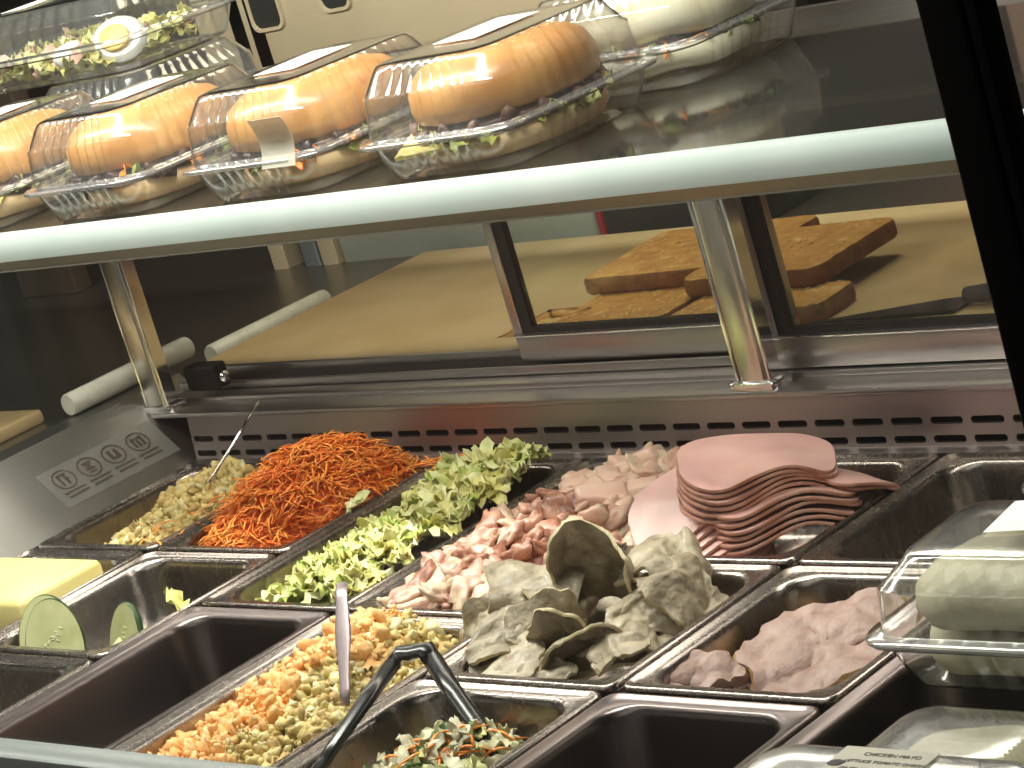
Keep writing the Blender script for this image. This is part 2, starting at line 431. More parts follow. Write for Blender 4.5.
# black corner post
b = MB(); b.bbox(.577, .6, -.475, -.452, .057, 1.05, 'black', .003); b.bbox(.6, .606, -.473, -.456, .057, 1.05, 'black', .0015)
cpart(b, 'corner_post')
# top of the case (above the picture)
b = MB(); b.box(XL, XR, -.475, .5, 1.02, 1.05, 'black')
cpart(b, 'case_top', False)
gl = cpart(MB().box(XL, .577, -.463, -.459, .05, 1.02, 'glass'), 'front_glass', False)
# two shelf posts on the ledge
def shelf_post(x, mount):
    b = MB()
    b.loft([rrect(x-.0155, x+.0155, .243, .263, z, .0045, 3) for z in (.049, .298)], 'postst', False, True)
    b.loft([rrect(x-.0195, x-.0155, .2445, .2615, z, .001, 1) for z in (.049, .298)], 'chrome', False, True)
    b.loft([rrect(x+.0155, x+.0195, .2445, .2615, z, .001, 1) for z in (.049, .298)], 'chrome', False, True)
    p = cpart(b, 'shelf_post')
    f = MB(); f.loft([rrect(x-.026-i, x+.026+i, .2405-i, .2655+i, z, .006, 4) for z, i in ((.047, .0), (.0515, .0015), (.0545, .001), (.056, -.003))], 'chrome', True, True)
    f.chunk((x-.021, .2405, .054), (.0025, .0025, .0025), 'chrome', 0, 2)
    f.build('post_base', p, 'auto')
shelf_post(-.205, 0); shelf_post(-1.03, 0)

# ------------------------------------------------------------------ shelf
SZ = .318
sh = empty('glass_shelf', (-.4, .2, SZ), 0, 'upper glass shelf with a pale brushed metal front edge carrying the boxed sandwiches', 'shelf')
def spart(mb, name, smooth='auto'):
    o = mb.build(name, sh, smooth); o.matrix_parent_inverse = Matrix.Translation((.4, -.2, -SZ)); return o
spart(MB().box(-1.7, .9, .004, .44, SZ-.006, SZ, 'shelf_glass'), 'shelf_pane', False)
b = MB()
prof = [(0.006, .319), (.003, .3205), (-.001, .3195), (-.006, .312), (-.0085, .302), (-.0085, .295), (.006, .295)]
def xprof(b, prof, m, x0=-1.7, x1=.9):
    n = len(prof)
    b.add([(x, y, z) for x in (x0, x1) for (y, z) in prof], [(i, (i+1) % n, n+(i+1) % n, n+i) for i in range(n)]+[tuple(range(n)), tuple(range(2*n-1, n-1, -1))], m)
xprof(b, prof, 'shelf_face')
spart(b, 'front_edge')
b = MB(); xprof(b, [(.006, .295), (-.0075, .295), (-.0045, .2855), (-.0055, .284), (.006, .284)], 'shelf_low')
spart(b, 'lower_strip')
b = MB(); xprof(b, [(.434, .305), (.434, .33), (.446, .33), (.446, .305)], 'steel'); spart(b, 'rear_edge')

# ------------------------------------------------------------------ sliding rear doors
def sliding_door(x0, x1, y, label, zb=.06, zt=.0895):
    d = empty('sliding_door', ((x0+x1)/2, y, .062), 0, label, 'sliding door', 'sliding doors at the back of the counter')
    inv = Matrix.Translation((-(x0+x1)/2, -y, -.062))
    def dp(mb, name, sm='auto'):
        o = mb.build(name, d, sm); o.matrix_parent_inverse = inv; return o
    T = .275
    b = MB(); b.bbox(x0, x1, y-.006, y+.006, zb, zt, 'steel', .0015); b.bbox(x0, x1, y-.008, y-.005, zt-.003, zt, 'chrome', .001)
    dp(b, 'bottom_rail')
    b = MB(); b.bbox(x0, x0+.011, y-.006, y+.006, zt, T, 'steel', .001); b.bbox(x1-.03, x1, y-.006, y+.006, zt, T, 'steel', .001)
    dp(b, 'stile')
    b = MB(); b.bbox(x0, x1, y-.006, y+.006, T, T+.008, 'steel', .001); dp(b, 'top_rail')
    b = MB(); b.box(x0+.011, x0+.024, y-.004, y+.004, zt, T, 'seal'); b.box(x0+.024, x1-.03, y-.004, y+.004, zt, zt+.006, 'seal')
    b.box(x1-.038, x1-.03, y-.004, y+.004, zt, T, 'seal')
    dp(b, 'black_seal', False)
    dp(MB().box(x0+.024, x1-.038, y-.002, y+.002, zt+.006, T, 'door_glass'), 'door_pane', False)
sliding_door(-.535, -.2, .312, 'steel framed glass sliding door with black seal, left of the right shelf post')
sliding_door(-.207, .25, .285, 'steel framed glass sliding door right of the shelf post, before the knife', .053, .083)

# ------------------------------------------------------------------ pans
def pan(x0, x1, y0, y1, depth, label, m='pan'):
    ox, oy = (x0+x1)/2, (y0+y1)/2; hx, hy = (x1-x0)/2, (y1-y0)/2
    b = MB()
    def lp(ins, z, r): return rrect(-hx+ins, hx-ins, -hy+ins, hy-ins, z, r, 6)
    L = [lp(.001, -.007, .008), lp(0, -.005, .009), lp(0, -.0015, .009), lp(.0012, .0003, .009), (lp(.0028, .0003, .010)), lp(.0042, -.0016, .011),
         lp(.0105, -.0018, .025), lp(.0122, -.0022, .027), lp(.0138, -.0045, .029), lp(.0148, -.009, .03)]
    tz = .0158+depth*.11
    L += [lp(.0148+(tz-.0148)*.5, -depth*.5, .03), lp(tz, -depth+.014, .03), lp(tz+.004, -depth+.005, .028), lp(tz+.013, -depth, .02)]
    b.loft(L, m, False, True)
    o = b.build('serving_pan', None, True, (ox, oy, 0))
    return tag(o, label, 'food pan', 'steel food pans in the counter')
pan(-.965, -.777, .003, .214, .065, 'steel pan in the back left corner holding chopped egg salad')
pan(-.772, -.584, .003, .214, .065, 'steel pan heaped with shredded carrot')
pan(-.579, -.395, -.107, .214, .07, 'long steel pan holding shredded lettuce')
pan(-.391, -.2, -.107, .214, .065, 'long steel pan heaped with chicken pieces')
pan(-.196, -.005, .003, .214, .065, 'steel pan at the back holding the stacked ham slices')
pan(0, .186, .003, .214, .075, 'empty steel pan at the back, right of the ham')
pan(-.965, -.777, -.214, -.003, .065, 'steel pan at far left holding a block of butter')
pan(-.772, -.584, -.214, -.003, .065, 'steel pan with cucumber slices and a shiny empty rear half', 'pan')
pan(-.196, -.005, -.21, -.003, .065, 'steel pan heaped with curled grey turkey slices')
pan(0, .186, -.208, -.003, .065, 'steel pan holding the roast pork slices')
pan(-.772, -.584, -.43, -.22, .065, 'empty steel pan in front of the cucumber pan')
pan(-.579, -.395, -.43, -.113, .1, 'long empty shaded pan between cucumber and orange egg mix', 'pan_shaded')
pan(-.391, -.2, -.43, -.113, .065, 'long steel pan holding orange and yellow chopped egg mix', 'pan')
pan(-.196, -.005, -.43, -.215, .065, 'steel pan of coleslaw under the black tongs')
pan(0, .186, -.43, -.215, .1, 'empty steel pan at the front, below the pork', 'pan_shaded')
pan(.191, .385, -.43, -.113, .12, 'deep dark empty pan beneath the boxed roll', 'pan_shaded')
pan(.191, .385, -.107, .214, .1, 'steel pan at the back right beneath the boxed rolls')

# ------------------------------------------------------------------ food: loose mixes
def mound(cx, cy, rx, ry, h, z0, seed=0):
    def f(x, y):
        d = ((x-cx)/rx)**2 + ((y-cy)/ry)**2
        return z0 + h*max(0, 1-d**1.2) + .008*fbm(x, y, 25, seed)
    return f
def chunks(name, label, cat, n, reg, hf, mats, sz, cx=.6, kind='stuff'):
    x0, x1, y0, y1 = reg; b = MB()
    for _ in range(n):
        x, y = U(x0, x1), U(y0, y1); z = hf(x, y)
        if z is None: continue
        q = U(*sz); b.chunk((x, y, z+U(-.004, .003)), (q, q*U(.6, 1), q*U(.6, 1)), rnd.choice(mats), .3, 1)
    o = b.build(name); return tag(o, label, cat, None, kind)
def solid_mound(b, reg, hf, m, n=22, low=-.06, drop=.006):
    x0, x1, y0, y1 = reg; vs = []; fs = []
    for i in range(n+1):
        for j in range(n+1):
            x = x0+(x1-x0)*i/n; y = y0+(y1-y0)*j/n
            vs.append((x, y, max(hf(x, y)-drop, low)))
    for i in range(n):
        for j in range(n): a = i*(n+1)+j; fs.append((a, a+n+1, a+n+2, a+1))
    b.add(vs, fs, m)

# chopped egg salad, back left
def h_egg(x, y):
    t = (x+.945)/.16
    return -.052 + .05*math.exp(-((x+.86)/.06)**2) * (.5+.5*min(1, max(0, (y+.0)/.12))) + .02*max(0, min(1, (x+.92)/.1)) + .007*fbm(x, y, 30, 3)
b = MB(); reg = (-.935, -.805, .03, .186); solid_mound(b, reg, h_egg, 'egg3')
for _ in range(1300):
    x, y = U(reg[0], reg[1]), U(reg[2], reg[3]); z = h_egg(x, y); q = .002+.0055*rnd.random()**1.6
    b.chunk((x, y, z+U(-.003, .004)), (q*U(.8, 1.2), q*U(.6, 1), q*U(.5, 1)), rnd.choice(['egg1', 'egg1', 'egg2', 'egg3']), .5, 2 if q > .004 else 1)
tag(b.build('egg_salad'), 'yellow chopped egg salad in the back left pan, with a thin fork in it', 'egg salad', None, 'stuff')

# shredded carrot
def h_car(x, y):
    d = ((x+.672-.25*(y-.11))/.082)**2 + ((y-.115)/.105)**2
    return -.032 + .062*max(0, 1-d)**.8 + .028*max(0, min(1, (y-.02)/.16))*max(0, 1-d*.6)
b = MB(); reg = (-.757, -.595, .015, .2); solid_mound(b, reg, h_car, 'carrot2', 26, -.06, .004)
def strip(b, p, L, w, m, flat=.5):
    a = U(0, 2*PI); e = U(-.35, .35); d = Vector((math.cos(a), math.sin(a), e)); s = Vector((-math.sin(a), math.cos(a), U(-.3, .3)))*U(-.25, .25)*L
    P = [Vector(p)+d*L*(t-.5)+s*(1-(2*t-1)**2)+Vector((0, 0, -.15*L*(2*t-1)**2)) for t in (0, .25, .5, .75, 1)]
    b.tube(P, [w*.6, w, w, w, w*.5], m, 4, True, flat)
for _ in range(2900):
    x, y = U(-.768, -.584), U(.006, .214)
    d = ((x+.672-.25*(y-.11))/.092)**2+((y-.115)/.11)**2
    if d > 1: continue
    strip(b, (x, y, h_car(x, y)+U(-.003, .008)), U(.018, .045), U(.0009, .0014), rnd.choice(['carrot', 'carrot', 'carrot2']))
for _ in range(45):   # stray shreds over the rims
    t = U(0, 1)
    x, y = (-.80+U(-.03, .03), U(.01, .12)) if t < .5 else (U(-.62, -.55), .2+U(-.012, .01))
    strip(b, (x, y, .004 if t > .5 else U(-.01, .006)), U(.018, .035), .0013, 'carrot')
tag(b.build('shredded_carrot'), 'heap of bright orange shredded carrot', 'carrot', None, 'stuff')

# shredded lettuce
def h_let(x, y): 
    t = (y+.1)/.31
    return -.05 + .042*math.sin(PI*min(1, max(0, (x+.565)/.2)))**.7 + .026*t + .01*fbm(x, y, 20, 5) + max(0, x+.47)*.12
b = MB(); reg = (-.557, -.41, -.085, .19); solid_mound(b, (-.55, -.44, -.08, .17), h_let, 'let3', 24, -.068, .008)
def leaf(b, p, L, W, m, crinkle=.25):
    mx = Euler((U(-.7, .7), U(-.7, .7), U(0, 6.28))).to_matrix(); sd = U(-90, 90); p = Vector(p); cv = U(-1.2, 1.2)
    def fn(u, v):
        w = (1-.55*abs(u)**2)*(1+.25*noise.noise(Vector((u*2, sd, v))))
        q = Vector((u*L/2, v*W/2*w, L*.5*crinkle*noise.noise(Vector((u*2.3+sd, v*1.6, sd)))*1.6 + cv*.12*L*u*u + .25*W*v*v*math.sin(u*7+sd)))
        return p + mx @ q
    b.sheet(fn, 7, 4, .0009, m, None, False)
for _ in range(640):
    x, y = U(reg[0]+.005, reg[1]-.005), U(reg[2]+.01, reg[3])
    leaf(b, (x, y, h_let(x, y)+U(-.002, .007)), U(.016, .042), U(.006, .019), rnd.choice(['let1', 'let1', 'let1', 'let2', 'let2', 'let3']))
for p in ((-.588, .095, .003), (-.585, .105, .006)): leaf(b, p, .03, .01, 'let2')
tag(b.build('shredded_lettuce'), 'shredded pale green lettuce in the long pan left of the chicken', 'lettuce', None, 'stuff')

# orange and yellow egg mixes in the front pan
def h_or(x, y):
    t = (y+.42)/.3
    return -.05 + .034*max(0, 1-((x+.305)/.085)**2) + .022*t + .02*max(0, fbm(x, y, 16, 9))
def crumbs(b, reg, keep, mats, n, up=0., big=.0075):
    x0, x1, y0, y1 = reg; N = 64; vs = []; fs = []; ok = {}
    for i in range(N+1):
        for j in range(N+1):
            x = x0+(x1-x0)*i/N; y = y0+(y1-y0)*j/N
            if not keep(x, y, .004): continue
            z = h_or(x, y)+up*.6-.004+.006*fbm(x, y, 55, 3)+.005*fbm(x, y, 120, 8)+.003*fbm(x, y, 260, 8)
            ok[i, j] = len(vs); vs.append((x, y, z))
    for i in range(N):
        for j in range(N):
            q = [(i, j), (i+1, j), (i+1, j+1), (i, j+1)]
            if all(k in ok for k in q): fs.append([ok[k] for k in q])
    b.add(vs, fs, mats[0])
    for _ in range(n):
        x, y = U(x0, x1), U(y0, y1)
        if not keep(x, y, 0): continue
        q = .0018+(big-.0018)*rnd.random()**2.2
        b.chunk((x, y, h_or(x, y)+up*U(-.2, 1.1)+U(-.004, .003)), (q*U(.8, 1.3), q*U(.6, 1), q*U(.45, .9)), rnd.choice(mats), .5, 2 if q > .0045 else 1)
lim = lambda x, y: -.292+.04*fbm(x, y, 18, 4)+.2*max(0, y+.22)
b = MB(); crumbs(b, (-.374, -.25, -.412, -.13), lambda x, y, e: x < lim(x, y)+e, ['och1', 'och2', 'och1'], 2600, .009)
tag(b.build('orange_cheese_salad'), 'crumbly orange cheese salad beside the flat steel server', 'cheese salad', None, 'stuff')
b = MB(); crumbs(b, (-.33, -.214, -.412, -.13), lambda x, y, e: x > lim(x, y)-.008-e, ['egg1', 'egg2', 'egg1', 'egg3'], 2400, 0, .0068)
tag(b.build('chopped_egg_salad'), 'yellow chopped egg salad along the right side of the front pan', 'egg salad', None, 'stuff')

# coleslaw
def h_sl(x, y): return -.045 + .042*max(0, 1-((x+.09)/.065)**2-((y+.31)/.08)**2) + .004*fbm(x, y, 40, 2)
b = MB(); regS = (-.15, -.03, -.40, -.245); solid_mound(b, regS, h_sl, 'cabb', 16, -.06, .004)
for _ in range(260):
    a, r = U(0, 2*PI), math.sqrt(U(0, 1)); x, y = -.09+.058*r*math.cos(a), -.318+.072*r*math.sin(a)
    m = rnd.choice(['cabb', 'cabb', 'cabb', 'carrot', 'carrot', 'carrot', 'let2', 'herb'])
    if m == 'carrot': strip(b, (x, y, h_sl(x, y)+U(0, .008)), U(.02, .04), .0018, m)
    else: leaf(b, (x, y, h_sl(x, y)+U(0, .008)), U(.015, .03), U(.006, .012), m)
tag(b.build('coleslaw'), 'coleslaw of white cabbage and carrot at the bottom of the front pan', 'coleslaw', None, 'stuff')

# ------------------------------------------------------------------ chicken pieces
def h_ch(x, y):
    s = max(0, min(1, (y+.1)/.1))
    return -.045 + .062*max(0, 1-((x+.292)/.128)**2) *(.66+.3*s) + .0*y - .014*max(0, min(1, (y-.05)/.1))
b0 = []
def chick_mesh(kind):
    b = MB()
    if kind == 'block':
        sx, sy, sz = U(.015, .021), U(.010, .013), U(.008, .010); sd = U(-99, 99)
        L = []
        for z, i in ((-sz, .003), (-sz*.8, 0), (0, -.0005), (sz*.8, 0), (sz, .003)):
            L.append([(x+.003*noise.noise(Vector((x*60, y*60, z*60+sd))), y+.003*noise.noise(Vector((x*60+9, y*60, z*60+sd))), zz+.002*noise.noise(Vector((x*70, y*70, sd)))) for (x, y, zz) in rrect(-sx+i, sx-i, -sy+i, sy-i, z, .004, 3, 3)])
        b.loft(L, 'ch4', True, True)
    else:
        m = {'pink': 'ch1', 'cream': 'ch2', 'brown': 'ch3', 'grey': 'ch5'}[kind]
        vs, fs = ICO[3]; sd = Vector((U(-50, 50), U(-50, 50), U(-50, 50)))
        sx, sy, sz = U(.014, .021), U(.009, .013), U(.006, .009)
        if kind == 'grey': sx, sy, sz = U(.02, .026), U(.011, .015), .005
        bend = U(-.4, .4)/.02
        o = []
        for v in vs:
            d = 1 + .16*noise.noise(v*6.5+sd) + .55*noise.noise(v*1.3+sd) + .28*noise.noise(v*3+sd)
            p = Vector((v.x*sx*d, v.y*sy*d, v.z*sz*d)); p.z += bend*.02*p.x*p.x/.02; p.y += U(0, .0)
            o.append(p)
        b.add(o, fs, m)
    return b
lib = {}
for k in ('pink', 'cream', 'brown', 'grey', 'block'): lib[k] = [chick_mesh(k) for _ in range(5)]
meshes = {}
def mesh_of(mb, name):
    if id(mb) not in meshes:
        o = mb.build(name); meshes[id(mb)] = o.data; col.objects.unlink(o); bpy.data.objects.remove(o)
    return meshes[id(mb)]
clab = {'pink': 'pinkish chicken chunk in the heap between lettuce and turkey', 'cream': 'cream coloured chicken chunk in the heap between lettuce and turkey',
        'brown': 'browned roast chicken piece in the middle of the chicken heap', 'grey': 'flat greyish chicken slice at the right of the heap, before the ham', 'block': 'large pale pink diced chicken block at the back of the heap'}
pts = []
tries = 0
while len(pts) < 240 and tries < 20000:
    tries += 1
    x, y = U(-.374, -.2), U(-.09, .2)
    z = h_ch(x, y) + U(-.012, .004)
    if any((x-a)**2+(y-b_)**2+(1.5*(z-c))**2 < .0128**2 for a, b_, c in pts): continue
    pts.append((x, y, z))
    k = rnd.random()
    if y > .09: kind = 'block' if x > -.33 and k < .6 else ('grey' if x > -.25 and k < .85 else rnd.choice(['cream', 'pink']))
    elif abs(x+.29) < .045 and -.05 < y < .09: kind = 'brown' if k < .5 else 'pink'
    else: kind = 'cream' if k < .6 else ('pink' if k < .88 else 'brown')
    o = bpy.data.objects.new('chicken_piece', mesh_of(rnd.choice(lib[kind]), 'chicken_piece')); col.objects.link(o)
    o.location = (x, y, z+.004)
    tilt = .35 if kind in ('block', 'grey') else .7
    o.rotation_euler = (U(-tilt, tilt), U(-tilt, tilt), U(0, 6.28)); q = U(.8, 1.2); o.scale = (q, q, q)
    tag(o, clab[kind], 'chicken', 'pieces of chicken heaped in the long pan: '+kind)

# ------------------------------------------------------------------ turkey slices
def slice_obj(name, label, cat, group, loc, rot, a, b_, fn=None, th=.003, m='turkey', me='turkey_edge', seed=0, ragged=.22, nu=16, nv=72):
    mb = MB()
    def out(t): return 1+ragged*noise.noise(Vector((math.cos(t)*1.3+seed, math.sin(t)*1.3, seed)))*1.6+ragged*.5*noise.noise(Vector((math.cos(t)*5+seed, math.sin(t)*5, seed)))
    def f(u, v):
        p = Vector((u*a, v*b_, 0)); p = fn(p) if fn else p
        q = Vector((u*a+seed, v*b_, seed*.37))
        if name == 'turkey_slice':
            p += Vector((noise.noise(q*24+Vector((7, 0, 0))), noise.noise(q*24), noise.noise(q*24+Vector((0, 9, 3)))))*.012
        if name == 'pork_slice': p.z += .006*noise.noise(q*24) + .003*noise.noise(q*70)
        p += Vector((noise.noise(q*60+Vector((7, 0, 0))), noise.noise(q*60), noise.noise(q*55)))*.004 + Vector((0, 0, .002*noise.noise(q*130)))
        return p
    mb.sheet(f, nu, nv, th, m, me, True, out)
    if name == 'turkey_slice': loc = (loc[0]-.022, loc[1]-.004, loc[2]-(.01 if loc[2] > .01 else 0))
    o = mb.build(name); o.location = loc; o.rotation_euler = rot
    return tag(o, label, cat, group)
def curl(R, amp=1.0, axis=0, c0=0.):
    """roll the sheet about the y axis (axis=0) with radius R"""
    def f(p):
        s = p.x if axis == 0 else p.y
        t = s/R*amp + c0
        q = R*math.sin(t); h = R*math.cos(t) - R
        return Vector((q, p.y, h)) if axis == 0 else Vector((p.x, q, h))
    return f
G = 'curled turkey slices in the pan beside the chicken'
def tk(label, loc, rot, a, b_, fn=None, m='turkey', seed=0, **k):
    return slice_obj('turkey_slice', label, 'turkey slice', G, loc, tuple(math.radians(r) for r in rot), a, b_, fn, m=m, seed=seed, **k)
# bed of flat slices
tk('flat grey turkey slice lying at the very bottom left of the turkey heap', (-.135, -.155, -.03), (8, 10, 30), .045, .036, None, seed=1)
tk('flat turkey slice under the large folded one, middle of the pan', (-.1, -.1, -.028), (5, -8, 10), .06, .05, None, seed=2)
tk('broad turkey slice lining the right side of the pan', (-.06, -.07, -.022), (-5, 12, 80), .05, .045, None, seed=3)
tk('turkey slice beneath the heap at the back of its pan', (-.11, -.04, -.02), (6, 4, 60), .06, .04, None, seed=4)
tk('ragged turkey slice spread beside the tongs, front left of the heap', (-.13, -.165, -.008), (14, 6, -20), .036, .024, None, 'turkey2', 5, ragged=.2)
# heroes
tk('large turkey slice arched like a hood at the left of the heap', (-.155, -.085, .035), (12, 0, 118), .075, .036, curl(.028, .95), 'turkey', 6)
tk('big turkey slice folded into an open C in the middle of the heap', (-.105, -.05, .036), (-62, 8, 12), .065, .04, curl(.034, -.9), 'turkey2', 7)
tk('turkey slice draped over the back of the heap, nearest the ham', (-.062, -.036, .03), (14, 22, 35), .05, .036, curl(.04, .8), 'turkey', 8)
tk('turkey slice sloping down the right side to the pan rim', (-.03, -.055, .012), (10, 42, 20), .05, .034, curl(.06, .7), 'turkey', 9)
tk('curled strip of turkey with a pale edge at the front of the heap', (-.065, -.135, .002), (-38, -8, 30), .05, .02, curl(.04, -.9), 'turkey2', 10)
tk('upright narrow turkey slice between the hood and the curled strip', (-.105, -.125, .006), (70, 15, 62), .04, .024, curl(.03, .9), 'turkey', 11)
tk('small turkey slice lying low at the right front of the heap', (-.04, -.115, -.006), (8, 14, 48), .035, .02, curl(.05, .5), 'turkey', 12)
tk('torn turkey slice hanging over the left rim toward the egg mix', (-.185, -.12, .006), (10, -30, 65), .05, .02, curl(.05, .8), 'turkey2', 13, ragged=.2)
tk('turkey slice bunched between hood and folded slice', (-.125, -.095, .022), (30, -20, 150), .035, .028, curl(.025, .9), 'turkey', 14)
tk('turkey slice tucked under the draped slice at right', (-.055, -.085, .012), (18, 15, -20), .045, .03, curl(.035, .8), 'turkey2', 15)
tk('small scrap of turkey at the front edge of the heap', (-.085, -.165, -.01), (25, 0, 10), .028, .016, curl(.03, .8), 'turkey', 16, ragged=.2)

tk('ragged turkey slice filling the front left corner of its pan', (-.15, -.15, .006), (24, -12, 5), .04, .03, curl(.05, .7), 'turkey', 17, ragged=.2)
tk('turkey slice standing at the left rim behind the tongs hinge', (-.165, -.13, .012), (48, 10, 35), .04, .026, curl(.03, .9), 'turkey2', 18)
tk('dark folded turkey slice under the hood shaped one', (-.14, -.11, .014), (-30, 12, 75), .045, .03, curl(.03, -.9), 'turkey', 19)
tk('flap of turkey turned up in the centre front of the heap', (-.09, -.13, .01), (-48, 4, 15), .04, .024, curl(.035, -.8), 'turkey', 20, ragged=.2)
tk('narrow turkey strip lying across the right front corner', (-.035, -.14, -.004), (12, 10, 60), .036, .016, curl(.05, .6), 'turkey2', 21, ragged=.2)
# scrap on the rim
b = MB(); leaf(b, (-.6, -.112, .006), .04, .018, 'let1')
tag(b.build('lettuce_scrap'), 'small lettuce scrap lying on the pan rims beside the shaded empty pan', 'lettuce')

# ------------------------------------------------------------------ ham
ORD = ['topmost', 'second from top', 'third from top', 'fourth from top', 'fifth from top', 'sixth from top', 'seventh from top', 'eighth from top', 'ninth from top', 'tenth from top', 'lowest']
def ham_slice(loc, rot, label, a=.064, b_=.055, wav=1.0, seed=0, ph=0.):
    mb = MB()
    def out(t):  # squarish round
        c, s = abs(math.cos(t)), abs(math.sin(t)); return .92/((c**3.2+s**3.2)**(1/3.2))*(1+.03*noise.noise(Vector((math.cos(t)*2+seed, math.sin(t)*2, 0))))
    def f(u, v):
        x, y = u*a, v*b_
        z = wav*(.0085*math.sin(x*52+ph)*max(0, (-v*.8+.35)) - .005*u*u*(.4+.6*max(0, -v)))
        return Vector((x, y, z+.001*noise.noise(Vector((x*40, y*40, seed)))))
    mb.sheet(f, 9, 56, .0027, 'ham', 'ham_edge', True, out)
    o = mb.build('ham_slice'); o.location = loc; o.rotation_euler = tuple(math.radians(r) for r in rot)
    return tag(o, label, 'ham slice', 'pink ham slices stacked in the back pan')
for k in range(6):
    ham_slice((-.094-.001*k, .098-.0008*k, .046-.0054*k), (3-1.2*k, 13-k, 44+U(-4, 4)), 'pink ham slice, '+ORD[k]+' in the upper folded stack', .067, .055, 1, k, .3)
for k in range(6):
    ham_slice((-.076+.001*k, .094-.0012*k, .019-.0056*k), (-4-k, 8-k*.5, 44+U(-4, 4)), 'pink ham slice, '+ORD[k]+' in the layer just under the upper stack', .064, .052, .8, 20+k, .8)
for k in range(9):
    ham_slice((-.146+.004*k, .066-.0042*k, .024-.0056*k), (18, -16+1.5*k, 40), 'pink ham slice, '+ORD[k]+' of the fan leaning toward the chicken', .058, .05, .5, 40+k, .2)
for k in range(2):
    ham_slice((-.035, .135+.006*k, .012-.006*k), (0, 30, 60), 'ham slice drooping at the right end of the stack, '+('upper' if k == 0 else 'lower')+' one', .036, .036, .5, 60+k, .4)

# ------------------------------------------------------------------ pork slices
GP = 'roast pork slices'
slice_obj('pork_slice', 'large pinkish brown roast pork slice with a browned rind edge', 'pork slice', GP, (.095, -.095, -.02), (math.radians(14), math.radians(-4), math.radians(28)), .07, .05, None, .011, 'pork', 'pork_edge', 71, .16)
slice_obj('pork_slice', 'roast pork slice mostly hidden under the large one', 'pork slice', GP, (.1, -.105, -.037), (math.radians(8), 0, math.radians(35)), .068, .048, None, .006, 'pork', 'pork_edge', 72, .14)
slice_obj('pork_slice', 'roast pork slice at the right, running under the clear box', 'pork slice', GP, (.13, -.07, -.02), (math.radians(8), math.radians(-10), math.radians(70)), .05, .038, None, .006, 'pork', 'pork_edge', 73, .16)
slice_obj('pork_slice', 'small torn scrap of pork at the front left corner of its pan', 'pork slice', GP, (.024, -.155, -.016), (math.radians(30), math.radians(10), math.radians(40)), .03, .018, None, .008, 'pork', 'pork', 74, .3)

# ------------------------------------------------------------------ butter and cucumber
b = MB(); b.bbox(-.085, .078, -.05, .05, 0, .074, 'butter', .006)
o = b.build('butter_block', None, True, (-.86, -.1, -.06)); o.rotation_euler.z = 0
tag(o, 'pale yellow block of butter standing at the far left', 'butter')
def cucumber(loc, rot, label, a=.026, b_=.043):
    mb = MB()
    mb.sheet(lambda u, v: Vector((u*a, v*b_, 0)), 6, 40, .006, 'cuke', 'cuke_skin', True, None)
    mb.loft([[(math.cos(2*PI*k/40)*a*q, math.sin(2*PI*k/40)*b_*q, z) for k in range(40)] for z, q in ((-.0028, 1.0), (0, 1.035), (.0028, 1.0))], 'cuke_skin')
    for k in range(22):
        t = U(0, 6.28); q = U(.15, .5)
        mb.chunk((a*q*math.cos(t), b_*q*math.sin(t), .003), (.001, .0028, .0007), 'cuke_seed', .1, 1, Euler((0, 0, t)))
    o = mb.build('cucumber_slice'); o.location = loc; o.rotation_euler = tuple(math.radians(r) for r in rot)
    return tag(o, label, 'cucumber slice', 'cucumber slices in the pan')
cucumber((-.715, -.17, -.018), (64, 0, 42), 'upright oval cucumber slice facing forward')
cucumber((-.731, -.165, -.017), (62, 4, 44), 'cucumber slice standing right behind the front upright one')
cucumber((-.655, -.14, -.033), (74, 10, -10), 'cucumber slice on edge with dark skin up, right of the upright pair')
cucumber((-.635, -.15, -.04), (24, 14, 40), 'cucumber slice lying low beside the pan wall')

# ------------------------------------------------------------------ utensils
b = MB()
b.tube([(-.835, .098, -.02), (-.838, .105, -.005), (-.83, .14, .018), (-.822, .178, .045), (-.818, .212, .0675)], [.0022, .002, .0016, .0015, .0018], 'chrome', 8)
b.tube([(-.835, .098, -.02), (-.838, .07, -.03), (-.842, .05, -.034)], [.0022, .006, .004], 'chrome', 10, True, .3)
tag(b.build('serving_fork'), 'thin steel handled fork leaning out of the egg salad', 'fork')
b = MB()
P0 = Vector((-.243, -.249, -.008)); P1 = Vector((-.287, -.182, .06))
wid = [.0038, .004, .0042, .005, .0062, .0064, .0056, .005, .0046]
pp = [P0.lerp(P1, i/8) for i in range(9)]
b.tube(pp, wid, 'spoon', 12, True, .22)
tag(b.build('flat_server'), 'flat dull steel serving handle standing in the orange egg mix', 'serving spoon')
# tongs
tg = empty('salad_tongs', (-.165, -.245, .035), 0, 'black spring tongs propped with open arms in the coleslaw pan', 'tongs')
def tp(mb, name):
    o = mb.build(name, tg, True); o.matrix_parent_inverse = Matrix.Translation((.165, .245, -.035)); return o
A = Vector((-.172, -.232, .030))
tp(MB().tube([A+Vector((-.012, -.014, -.006)), A+Vector((-.008, -.004, .001)), A, A+Vector((.012, .004, .001)), A+Vector((.02, .0, -.005))], [.008, .0095, .01, .0095, .008], 'tongs', 10, True, .5), 'hinge')
tp(MB().tube([A+Vector((-.01, -.012, -.004)), Vector((-.172, -.285, .018)), Vector((-.165, -.33, .005)), Vector((-.162, -.36, -.006))], [.0075, .007, .006, .0055], 'tongs', 10, True, .7), 'arm')
tp(MB().tube([A+Vector((.018, .002, -.004)), Vector((-.12, -.248, .006)), Vector((-.08, -.268, -.012)), Vector((-.06, -.285, -.022))], [.0075, .0078, .007, .006], 'tongs', 10, True, .7), 'arm')
